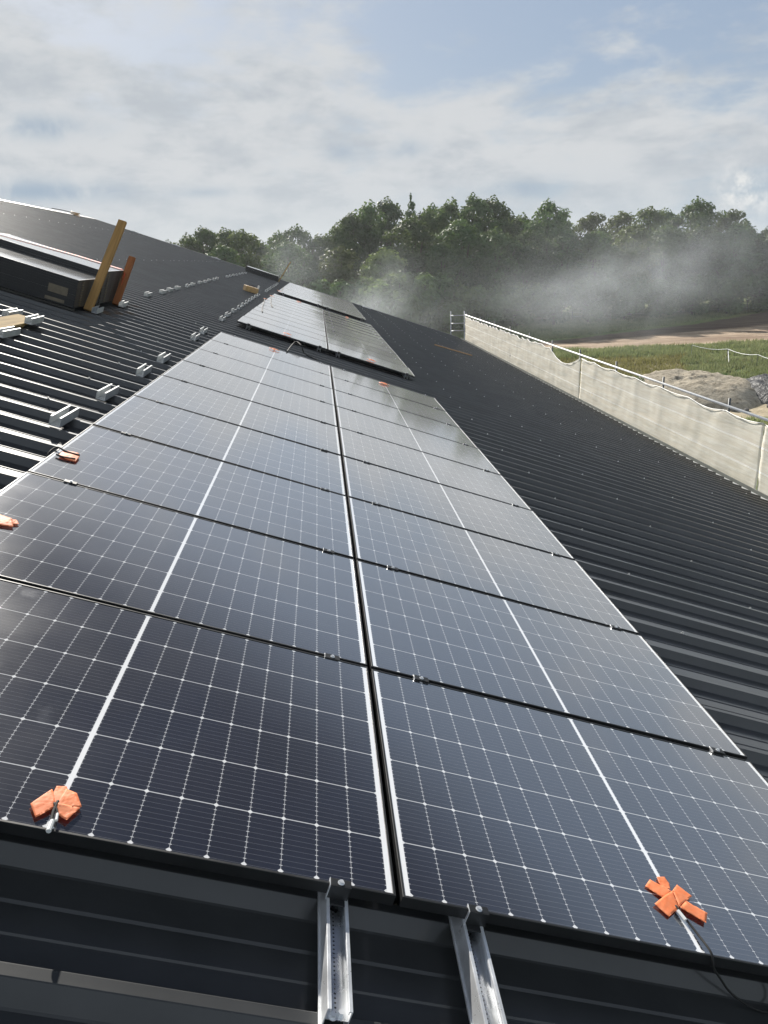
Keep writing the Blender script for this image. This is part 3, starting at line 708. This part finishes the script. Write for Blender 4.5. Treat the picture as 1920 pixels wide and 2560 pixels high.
# short rails waiting on the ribs: one built, the rest copied
sr = thing('short_rail', '', 'rail', Matrix.Identity(4), 'short rails screwed across the ribs')
h = .036
b = MB(); b.box(-h, h, -.20, .20, RIBW+.001, RIBW+.0045); b.build('rail_base', M['alu_white'], sr)
for sg in (-1, 1):
    b = MB(); x0, x1 = (-h, -h+.004) if sg < 0 else (h-.004, h)
    b.box(x0, x1, -.20, .20, RIBW+.0046, RIBW+.062)
    xi = (-h+.0001, -h+.014) if sg < 0 else (h-.014, h-.0001); b.box(xi[0], xi[1], -.20, .20, RIBW+.0621, RIBW+.0655)
    b.build('flange', M['alu_white'], sr, bev=.0008)
for yy_ in (-.17, .17):
    bo = bolt_mb(.006, .008, RIBW+.0046).build('bolt', M['screw'], sr); bo.location = (0, yy_, 0)
SR1 = [(-1.975, 3.80), (-1.95, 4.86), (-1.955, 6.22), (-1.96, 7.27), (-1.985, 9.75), (-2.0, 10.72), (-2.02, 13.35), (-2.03, 14.45), (-2.04, 15.7), (-2.06, 17.0), (-2.07, 18.1), (-2.08, 19.3), (-2.09, 20.4), (-2.1, 21.5), (-2.1, 22.7), (-2.1, 23.7), (-2.1, 27.6), (-2.1, 28.8), (-2.1, 30.0), (-2.12, 31.2), (-2.12, 32.5), (-2.13, 33.8), (-2.14, 35.0), (-2.15, 36.2), (-2.16, 37.5)]
SR2 = [(-3.43, 13.55), (-3.43, 14.95), (-3.45, 15.9), (-3.47, 16.95), (-3.49, 18.5), (-3.52, 19.5), (-3.55, 21.0), (-3.56, 22.1), (-3.6, 23.3), (-3.61, 24.5), (-3.65, 25.6), (-3.68, 28.9), (-3.69, 30.2), (-3.71, 31.6), (-3.72, 33.0), (-3.74, 34.6), (-3.76, 36.2), (-3.78, 37.8)]
fs_ = True
for rowname, lst in (('in the row along the left panel edge', SR1), ('in the upper row right of the panel stacks', SR2)):
    for i, (u, v) in enumerate(lst):
        lab = 'short white aluminium rail, %s %s' % (ORD[i], rowname)
        mw = onroof(u+prnd.uniform(-.01, .01), v, 0, prnd.uniform(-.03, .03))
        if fs_: sr.matrix_world = mw; sr['label'] = lab; fs_ = False
        else: copy_thing(sr, lab, mw)
# rails round the board and at the feet of the battens
for (u, v, w_, rz, lab) in ((-3.24, 6.92, .052, .03, 'short white rail lying on the pale board'), (-3.56, 7.22, .0, .0, 'short white rail behind the pale board'),
                       (-3.20, 6.12, .0, -.03, 'short white rail in front of the pale board'), (-3.26, 9.45, .0, .05, 'short white rail at the foot of the tall batten'), (-3.27, 10.95, .0, .05, 'short white rail at the foot of the short reddish batten')):
    copy_thing(sr, lab, onroof(u, v, w_, rz))
bd = thing('wooden_board', 'pale wooden board lying among short rails at the left edge', 'board', onroof(-3.38, 6.2, RIBW))
MB().box(-.11, .11, -1.0, .98, .026, .048).build('plank', M['board'], bd, bev=.002)
MB().box(-.10, .10, -.6, -.54, .0015, .0258).build('cross_batten', M['board'], bd)
MB().box(-.10, .10, .50, .56, .0015, .0258).build('cross_batten', M['board'], bd)

# ------------------------------------------------------------------ stacks of spare panels
def stack(u1, v0_, n, name, gname, pitch=.0324):
    for i in range(n):
        w0 = RIBW+.040+i*pitch
        pos = 'topmost' if i == n-1 else ('bottommost' if i == 0 else '%s from the bottom' % ORD[i])
        mw = onroof(u1-L/2+prnd.uniform(-.003, .003), v0_+W_/2+prnd.uniform(-.003, .003), w0+.034) @ Matrix.Rotation(.006, 4, 'X')
        r_ = copy_thing(proto_panel, 'spare solar panel, %s in %s' % (pos, name), mw, gname)
        if i < n-1:
            for (sx, sy) in ((1, -.35), (1, .35)):
                c = bpy.data.objects.new('corner_spacer', SPM); COL.objects.link(c); c.parent = r_; c.location = (sx*(L/2+.004), sy, 0)
    for y0, nm in ((0, 'front'), (W_-.08, 'rear')):
        o = MB().box(-L, 0, y0, y0+.08, RIBW+.002, RIBW+.028).build('bearer_timber', M['carton']); o.matrix_world = onroof(u1, v0_); tag(o, 'flat %s bearer timber under %s' % (nm, name), 'timber')
sp = MB(); sp.box(-.004, .008, -.03, .03, -.013, .003); SPM = sp.mesh('corner_spacer', M['label_tape'])
stack(-3.41, 8.86, 11, 'the lower front stack', 'panels in the lower front stack')
stack(-3.41, 10.06, 14, 'the higher rear stack', 'panels in the higher rear stack')
stack(-2.33, 40.6, 7, 'the low stack by the far gable', 'panels in the far stack')
# tan packing labels on the front stack
for (z0, z1, x0, x1) in ((.10, .20, -.34, -.10), (.0, .04, -.36, -.12)):
    o = MB().box(x0, x1, -.003, -.0012, z0, z1).build('packing_label', M['label_tape']); o.matrix_world = onroof(-3.41, 8.853, RIBW+.06)
    tag(o, ('tan packing label on the front face of the lower panel stack, upper one' if z0 > .05 else 'tan strip at the foot of the lower panel stack front'), 'label')
def batten(name, a, b, wx, wy, m, label, cat='batten'):
    A, B = Vector(a), Vector(b); d = B-A
    o = MB().box(-wx/2, wx/2, -wy/2, wy/2, 0, d.length).build(name, m, bev=.002)
    q = d.to_track_quat('Z', 'Y').to_matrix().to_4x4()
    o.matrix_world = ROOF @ Matrix.Translation(A) @ q; return tag(o, label, cat)
batten('wooden_batten', (-3.345, 9.30, RIBW+.005), (-3.30, 9.98, 1.12), .11, .045, M['batten'], 'tall brown batten leaning up against the panel stacks', 'batten')
batten('wooden_batten', (-3.35, 10.80, RIBW+.005), (-3.35, 11.25, .62), .10, .045, M['batten_red'], 'short reddish batten leaning on the rear panel stack', 'batten')
batten('wooden_stick', (-2.28, 40.75, RIBW), (-1.95, 41.1, 1.05), .045, .045, M['board'], 'thin pale stick standing beside the far panel stack', 'stick')
batten('wooden_plank', (4.47, 28.05, RIBW+.02), (6.15, 28.95, RIBW+.02), .09, .035, M['plank'], 'light brown plank lying alone on the roof right of the panels', 'plank')
# orange strap over the rear stack
mb = MB(); sw = .045
topw = RIBW+.040+13*.0324+.040
path = [(-3.36, 10.92, RIBW+.07), (-3.36, 11.05, .35), (-3.385, 11.16, topw-.03), (-3.45, 11.16, topw+.004), (-4.1, 11.10, topw+.004), (-5.15, 10.62, topw+.004), (-5.20, 10.58, topw-.1)]
vs = []; fs = []
for i, p in enumerate(path):
    dirv = (Vector(path[min(i+1, len(path)-1)])-Vector(path[max(i-1, 0)])).normalized(); sd = Vector((0, 1, 0)); sd = (sd-dirv*sd.dot(dirv)).normalized()*sw*(1.0+.4*(i in (3, 4)))
    nn = dirv.cross(sd).normalized()*.0015
    for q in (-sd-nn, sd-nn, sd+nn, -sd+nn): vs.append(Vector(p)+q)
for i in range(len(path)-1):
    for k in range(4): fs.append((i*4+k, i*4+(k+1) % 4, (i+1)*4+(k+1) % 4, (i+1)*4+k))
mb.add(vs, fs); o = mb.build('ratchet_strap', M['strap']); o.matrix_world = ROOF; tag(o, 'orange strap running over the rear panel stack to the reddish batten', 'strap')
# tan case on the roof far up beside the short rails
tc = thing('tool_case', 'small tan case standing by the far short rails', 'tool case', onroof(-2.42, 24.5, RIBW, .4))
MB().box(-.21, .21, -.15, .15, .002, .17).build('case_body', M['tan_box'], tc, bev=.01)
MB().tube([(-.08, 0, .165), (-.08, 0, .21), (.08, 0, .21), (.08, 0, .165)], .012, 6).build('handle', M['black_plastic'], tc)
MB().box(.215, .25, -.05, .05, .12, .27).build('flap', M['white_plastic'], tc)
# white offcuts on the verge and ridge
for i, (u, v, lab) in enumerate(((-10.55, 44.3, 'white bracket on the gable edge left of the trees'), (-8.31, 44.35, 'white bracket on the gable edge below the leftmost trees'), (-6.08, 44.5, 'white bracket on the gable edge just left of the far stack'), (2.76, 43.9, 'white cross shaped bracket on the roof right of the farthest block'))):
    b = thing('white_bracket', lab, 'bracket', onroof(u, v, RIBW+.022, random.uniform(-.4, .4)), 'white brackets near the gable edge')
    MB().box(-.26, .26, -.04, .04, .001, .035).build('bar', M['white_plastic'], b)
    MB().box(-.04, .10, -.16, .16, .0355, .055).build('cross_piece', M['white_plastic'], b)
b = thing('cable_bundle', 'small yellowish bundle lying on the ridge', 'bundle', onroof(RIDGE+.45, 40.4, RIBW))
MB().tube([(.22*math.cos(a*.5), .16*math.sin(a*.5), .03+.006*a) for a in range(26)], .022, 6).build('coil', M['tan_box'], b)
MB().tube([(-.2, -.1, .12), (-.5, -.6, .10), (-.7, -1.3, .06)], .018, 6).build('cable', M['black_plastic'], b)

# ------------------------------------------------------------------ orange tape patches and cables
def patch(name, polys, label, thick=.0012, hgt=.005, group='orange tape patches on the panels', seed=0):
    cx = sum(p[0] for q in polys for p in q)/sum(len(q) for q in polys); cy = sum(p[1] for q in polys for p in q)/sum(len(q) for q in polys)
    root = thing(name, label, 'tape', onroof(cx, cy, .001), group)
    for pi, q in enumerate(polys):
        bm = bmesh.new(); vs = [bm.verts.new((x-cx, y-cy, 0)) for x, y in q]
        bm.faces.new(vs); bmesh.ops.triangulate(bm, faces=bm.faces[:])
        for _ in range(3): bmesh.ops.subdivide_edges(bm, edges=bm.edges[:], cuts=1, use_grid_fill=True)
        size = max(max(p[0] for p in q)-min(p[0] for p in q), max(p[1] for p in q)-min(p[1] for p in q))
        for v in bm.verts:
            d = math.hypot(v.co.x, v.co.y)/max(.02, size)
            nz = noise.noise(Vector((v.co.x*60/ (size*8), v.co.y*60/(size*8), seed+pi*3)))
            v.co.z = .0012+pi*.0011+hgt*math.exp(-(d*1.9)**2)+abs(nz)*hgt*.42
        bm.normal_update()
        me = bpy.data.meshes.new('tape_strip'); bm.to_mesh(me); bm.free(); me.materials.append(M['tape'])
        for pl in me.polygons: pl.use_smooth = (pl.index % 7 != 0)
        o = bpy.data.objects.new('tape_strip', me); COL.objects.link(o); o.parent = root
        so = o.modifiers.new('thickness', 'SOLIDIFY'); so.thickness = thick
    return root
T1 = [[(-0.9315, 0.0785), (-0.9007, 0.1411), (-0.8821, 0.112), (-0.8757, 0.0801), (-0.9057, 0.0377)], [(-0.8939, 0.1552), (-0.8717, 0.161), (-0.8621, 0.1443), (-0.8554, 0.0974), (-0.8744, 0.0816), (-0.8939, 0.1257)], [(-0.8698, 0.1508), (-0.8406, 0.1422), (-0.8167, 0.0999), (-0.8574, 0.08), (-0.874, 0.0862)], [(-0.8749, 0.0915), (-0.8188, 0.0942), (-0.8367, 0.0458), (-0.8605, 0.0572)]]
T2 = [[(0.8249, 0.2667), (0.8797, 0.2285), (0.8494, 0.1981), (0.8331, 0.1961), (0.7941, 0.2333)], [(0.8564, 0.2836), (0.8864, 0.2909), (0.8892, 0.2638), (0.8804, 0.2406), (0.8569, 0.2351), (0.8522, 0.258)], [(0.8331, 0.1961), (0.8797, 0.2285), (0.8717, 0.166), (0.8194, 0.1241), (0.7916, 0.1638)], [(0.9139, 0.2636), (0.9464, 0.2262), (0.8733, 0.1692), (0.8797, 0.2285)], [(0.9108, 0.1976), (0.9657, 0.1672), (0.9389, 0.1255), (0.8746, 0.1667)]]
T3 = [[(-1.6933, 2.8308), (-1.6232, 2.8544), (-1.5955, 2.788), (-1.5882, 2.6907), (-1.627, 2.6815), (-1.6906, 2.7135)]]
T4 = [[(-1.6586, 1.7155), (-1.6237, 1.724), (-1.5693, 1.7067), (-1.5359, 1.6325), (-1.5835, 1.6179), (-1.6224, 1.6222)], [(-1.5668, 1.7087), (-1.5501, 1.7121), (-1.529, 1.6781), (-1.5496, 1.6614)]]
patch('tape_patch', T1, 'crumpled orange tape fan on the centre bar of the front left panel', seed=1)
patch('tape_patch', T2, 'orange tape cross on the centre bar of the front right panel', seed=2)
patch('tape_patch', T3, 'orange tape star near the left edge of the third row panel', hgt=.008, seed=3)
patch('tape_patch', T4, 'orange tape piece at the left photo edge on the second row panel', hgt=.007, seed=4)
def star(u, v, s, seed):
    rr = random.Random(seed); out_ = []
    for k in range(3):
        a = rr.uniform(0, 3.14); l_, w2 = s*rr.uniform(.7, 1.1), s*.28; ca, sa = math.cos(a), math.sin(a)
        out_.append([(u+ca*x-sa*y, v+sa*x+ca*y) for x, y in ((-l_, -w2), (l_, -w2*.7), (l_*.9, w2), (-l_*.8, w2))])
    return out_
for i, (u, v, s, lab) in enumerate(((-.888, 10.40, .09, 'small orange tape at the far end of the nearest block, left column'), (.855, 10.35, .10, 'small orange tape at the far end of the nearest block, right column'),
    (.868, 13.42, .12, 'orange tape on the front edge of the middle block, right column'), (-.80, 13.40, .09, 'orange tape on the front edge of the middle block, left column'), (-1.70, 24.0, .11, 'red tape at the upper left corner of the middle block'), (-1.75, 21.6, .09, 'red tape on the left edge of the middle block, nearer one'),
    (-.86, 25.85, .11, 'orange tape at the back edge of the middle block, left column'), (.86, 25.75, .13, 'orange tape at the back edge of the middle block, right column'), (-1.70, 28.9, .13, 'orange tape at the front left corner of the farthest block'))):
    patch('tape_patch', star(u, v, s, 40+i), lab, hgt=.02, seed=10+i)
def cable(pts, r, label, conn=None):
    root = thing('solar_cable', label, 'cable', ROOF @ Matrix.Translation(pts[0]))
    P0 = Vector(pts[0]); q = [Vector(p)-P0 for p in pts]
    sm2 = []
    for i in range(len(q)-1):
        p0, p1, p2, p3 = q[max(0, i-1)], q[i], q[i+1], q[min(len(q)-1, i+2)]
        for k in range(6):
            s = k/6; sm2.append(.5*((2*p1)+(-p0+p2)*s+(2*p0-5*p1+4*p2-p3)*s*s+(-p0+3*p1-3*p2+p3)*s**3))
    sm2.append(q[-1])
    MB().tube(sm2, r, 7).build('cable_sheath', M['black_plastic'], root, smooth=True)
    if conn:
        MB().tube([Vector(conn[0])-P0, Vector(conn[1])-P0], conn[2], 8).build('connector', M[conn[3]], root, smooth=False)
    return root
cable([(-.874, .10, .009), (-.873, .063, .009), (-.868, .03, .009), (-.864, .004, .009)], .004, 'short cable tail with pale plug hanging over the front edge below the tape fan', ((-.8655, .030, .0105), (-.8635, -.004, .0105), .0062, 'white_plastic'))
cable([(-.880, .09, .010), (-.862, .058, .009), (-.858, .040, .009)], .003, 'thin second wire end beside the pale plug under the tape fan', ((-.862, .058, .009), (-.858, .036, .009), .0036, 'white_plastic'))
cable([(.862, .17, .009), (.872, .125, .009), (.885, .075, .008), (.893, .014, .010), (.905, -.006, -.02), (.95, .0, -.06), (1.0, .005, -.10), (1.06, .0, -.126), (1.12, -.004, -.137), (1.163, .004, -.130), (1.176, .018, -.10), (1.15, .03, -.05)], .0032, 'black cable from the orange tape cross looping over the front edge', ((.859, .150, .0095), (.868, .118, .0095), .0055, 'white_plastic'))
cable([(-1.60, 2.80, .012), (-1.67, 2.80, .012), (-1.735, 2.83, .012), (-1.752, 2.76, -.01), (-1.75, 2.72, -.05)], .0055, 'black cable coming over the left panel edge to the orange tape star')
cable([(-1.60, 2.72, .010), (-1.66, 2.70, .009), (-1.70, 2.715, .009)], .006, 'black plug lying left of the orange tape star')
cable([(-.70, 10.60, .01), (-.66, 11.3, .05), (-.60, 11.5, .11), (-.50, 11.25, .09), (-.42, 11.35, -.02), (-.2, 11.4, -.06)], .010, 'grey cable loop sticking up behind the nearest block')
cable([(-1.72, 23.8, .02), (-1.62, 22.2, .015), (-1.52, 20.4, .012), (-1.40, 19.2, .012)], .012, 'cable lying across the left column of the middle block')
cable([(-1.76, 21.4, .02), (-1.66, 19.4, .015), (-1.60, 18.0, .012), (-1.50, 16.6, .012)], .012, 'nearer cable lying on the left edge of the middle block')

# ------------------------------------------------------------------ scaffold and netting along the eaves
PY = [4.5, 7.85, 11.2, 14.55, 17.9, 21.2, 24.6, 27.9, 31.2, 34.6, 38.0, 41.6, 45.6]
sc = thing('scaffold', 'steel scaffold with white top rail along the eaves behind the net', 'scaffold', Matrix.Translation((0, 0, 0)))
for y in PY:
    lean = .01*math.sin(y*2.3)
    MB().tube([(8.72, y, GZ-.1), (8.70+lean, y, -1.56)], .026, 10).build('standard', M['galv_dark'], sc, smooth=True)
    MB().tube([(9.45, y, GZ-.1), (9.45, y, -3.3)], .024, 8).build('standard', M['galv'], sc, smooth=True)
MB().tube([(8.655, 3.0, -1.725), (8.655, 46.0, -1.725)], .030, 10).build('top_rail', M['white_tube'], sc, smooth=True)
for z in (-2.30, -2.80):
    MB().tube([(8.665, 3.0, z), (8.665, 46.0, z)], .018, 8).build('guard_rail', M['white_tube'], sc, smooth=True)
MB().box(8.74, 9.42, 3.0, 46.0, -4.06, -4.0).build('walk_deck', M['plank'], sc)
ef = thing('scaffold_end_frame', 'open steel ladder frame at the far gable end of the scaffold', 'scaffold frame', Matrix.Translation((0, 46.0, 0)))
for x, h_ in ((7.79, -1.50), (8.62, -1.50)): MB().tube([(x, 0, GZ), (x, 0, h_)], .026, 10).build('standard', M['galv'], ef, smooth=True)
for z in (-1.75, -2.22, -2.66): MB().tube([(7.79, 0, z), (8.62, 0, z)], .022, 8).build('crossbar', M['galv'], ef, smooth=True)

def net(ya, yb, label, sags, seed):
    root_y = ya; mb = MB(); ny = int((yb-ya)/.10); nz = 30
    ys_ = [ya+(yb-ya)*i/ny for i in range(ny+1)]
    def top(y):
        z = -1.80
        for (a, b_, s) in sags:
            if a <= y <= b_:
                f = (y-a)/(b_-a); z = -1.80-s*(math.sin(math.pi*f)**.8)
        return z+.012*noise.noise(Vector((y*2, seed, 0)))
    vs = []
    for y in ys_:
        zt = top(y)
        dpost = min(abs(y-p) for p in PY)
        for k in range(nz+1):
            f = k/nz; z = zt+(-4.3-zt)*f
            x = 8.61+.03*math.sin(math.pi*min(1, dpost/1.67))*(.6+.4*math.sin(f*5+seed))
            x += .014*noise.noise(Vector((y*.8, z*5.0, seed)))+.012*noise.noise(Vector((y*3.0, z*2.0, seed+4)))
            if k == 0: x += .012*math.sin(y*9)
            vs.append((x, y-root_y, z))
    m_ = nz+1
    mb.add(vs, [(i*m_+k, i*m_+k+1, (i+1)*m_+k+1, (i+1)*m_+k) for i in range(ny) for k in range(nz)])
    o = mb.build('scaffold_net', M['net'], smooth=True); o.location = (0, root_y, 0)
    sl = o.modifiers.new('thickness', 'SOLIDIFY'); sl.thickness = .0015
    # a hem rope along the top edge
    hm = MB(); hm.tube([Vector((8.60, y-root_y, top(y)+.004)) for y in ys_[::3]], .0085, 5); hm.build('hem', M['white_tube'], o, smooth=True)
    return tag(o, label, 'netting', 'cream nets hung on the scaffold')
bays = list(zip(PY, PY[1:]))
def small(a, b_, n, s): return [(a+(b_-a)*i/n, a+(b_-a)*(i+1)/n, s*(1+.5*math.sin(i*2.1+a))) for i in range(n)]
net(3.2, 12.95, 'cream scaffold net piece at the right photo edge, nearest one', [(3.2, 7.85, .12), (7.85, 11.2, .14), (11.2, 12.9, .16)], 1)
net(12.96, 24.2, 'cream scaffold net in the middle, with shallow sags between the posts', [(12.96, 14.55, .06), (14.55, 16.2, .10), (16.2, 17.9, .05), (17.9, 19.5, .06), (19.5, 21.2, .05), (21.2, 22.9, .06), (22.9, 24.2, .04)], 2)
net(24.26, 45.6, 'cream scaffold net at the far end, drooping deeply at its near side', [(24.3, 27.9, .40)]+small(27.9, 31.2, 3, .07)+small(31.2, 34.6, 4, .09)+small(34.6, 38, 4, .08)+small(38, 41.6, 5, .09)+small(41.6, 45.6, 5, .08), 3)

# ------------------------------------------------------------------ steam drifting between barn and wood
def steam(name, lo, hi, blobs, dens, label, seed):
    cx = [(a+b_)/2 for a, b_ in zip(lo, hi)]
    o = MB().box(lo[0]-cx[0], hi[0]-cx[0], lo[1]-cx[1], hi[1]-cx[1], lo[2]-cx[2], hi[2]-cx[2]).build(name, None or [])
    m, t = mat(name+'_vapour'); co = obj_co(t)
    n = t.noise(t.vm('ADD', t.vm('MULTIPLY', co, (1, 1, 1.15)), (seed, 0, 0)), .13, 4, .58, .8)
    tot = None
    for (c, r, k) in blobs:
        p = t.vm('DIVIDE', t.vm('SUBTRACT', co, (c[0]-cx[0], c[1]-cx[1], c[2]-cx[2])), r)
        g_ = t.m('MULTIPLY', t.ss(t.vm('LENGTH', p), 0.0, 1.0, 1, 0), k)
        tot = g_ if tot is None else t.m('ADD', tot, g_)
    d = t.m('MULTIPLY', t.m('MULTIPLY', tot, t.ss(n, .32, .76)), dens)
    v = t.add('ShaderNodeVolumePrincipled'); t.put(v.inputs['Color'], (.86, .92, 1.0, 1)); t.put(v.inputs['Density'], d); v.inputs['Anisotropy'].default_value = .45
    oo = t.add('ShaderNodeOutputMaterial'); t.l.new(v.outputs[0], oo.inputs['Volume'])
    o.data.materials.clear(); o.data.materials.append(m); o.location = cx
    return tag(o, label, 'steam', kind='stuff')
steam('steam', (-8, 52, -7.2), (62, 92, 11.0),
      [((28, 70, -2.2), (9, 14, 6.0), 1.0), ((21.0, 70, -2.6), (8, 14, 4.6), .55), ((33, 70, .2), (9, 14, 5.6), .55), ((3.8, 66, -2.6), (4.5, 10, 3.4), 1.0), ((10, 68, -3.0), (6, 12, 3.2), .40), ((-1.5, 66, 1.5), (4.5, 10, 4.2), .45), ((40, 70, 0), (14, 18, 6.5), .28), ((25, 70, 2.0), (12, 18, 5.5), .18), ((13, 72, -1.0), (16, 14, 5.0), .14), ((5.5, 62, -.8), (4.2, 8, 4.8), .55)],
      .050, 'white morning steam drifting between the barn and the wood', 3.0)

hz = MB().box(-905, 905, -905, 905, GZ-1.6, 15).build('haze', [])
m, t = mat('thin_morning_air'); v = t.add('ShaderNodeVolumePrincipled'); v.inputs['Color'].default_value = (.92, .95, 1, 1); v.inputs['Density'].default_value = .00028; v.inputs['Anisotropy'].default_value = .3
oo = t.add('ShaderNodeOutputMaterial'); t.l.new(v.outputs[0], oo.inputs['Volume']); hz.data.materials.append(m); tag(hz, None, None, kind='stuff')
scn.render.engine = 'CYCLES'
scn.cycles.volume_step_rate = 2.0; scn.cycles.volume_max_steps = 128
scn.cycles.transparent_max_bounces = 16; scn.cycles.max_bounces = 8; scn.cycles.volume_bounces = 1
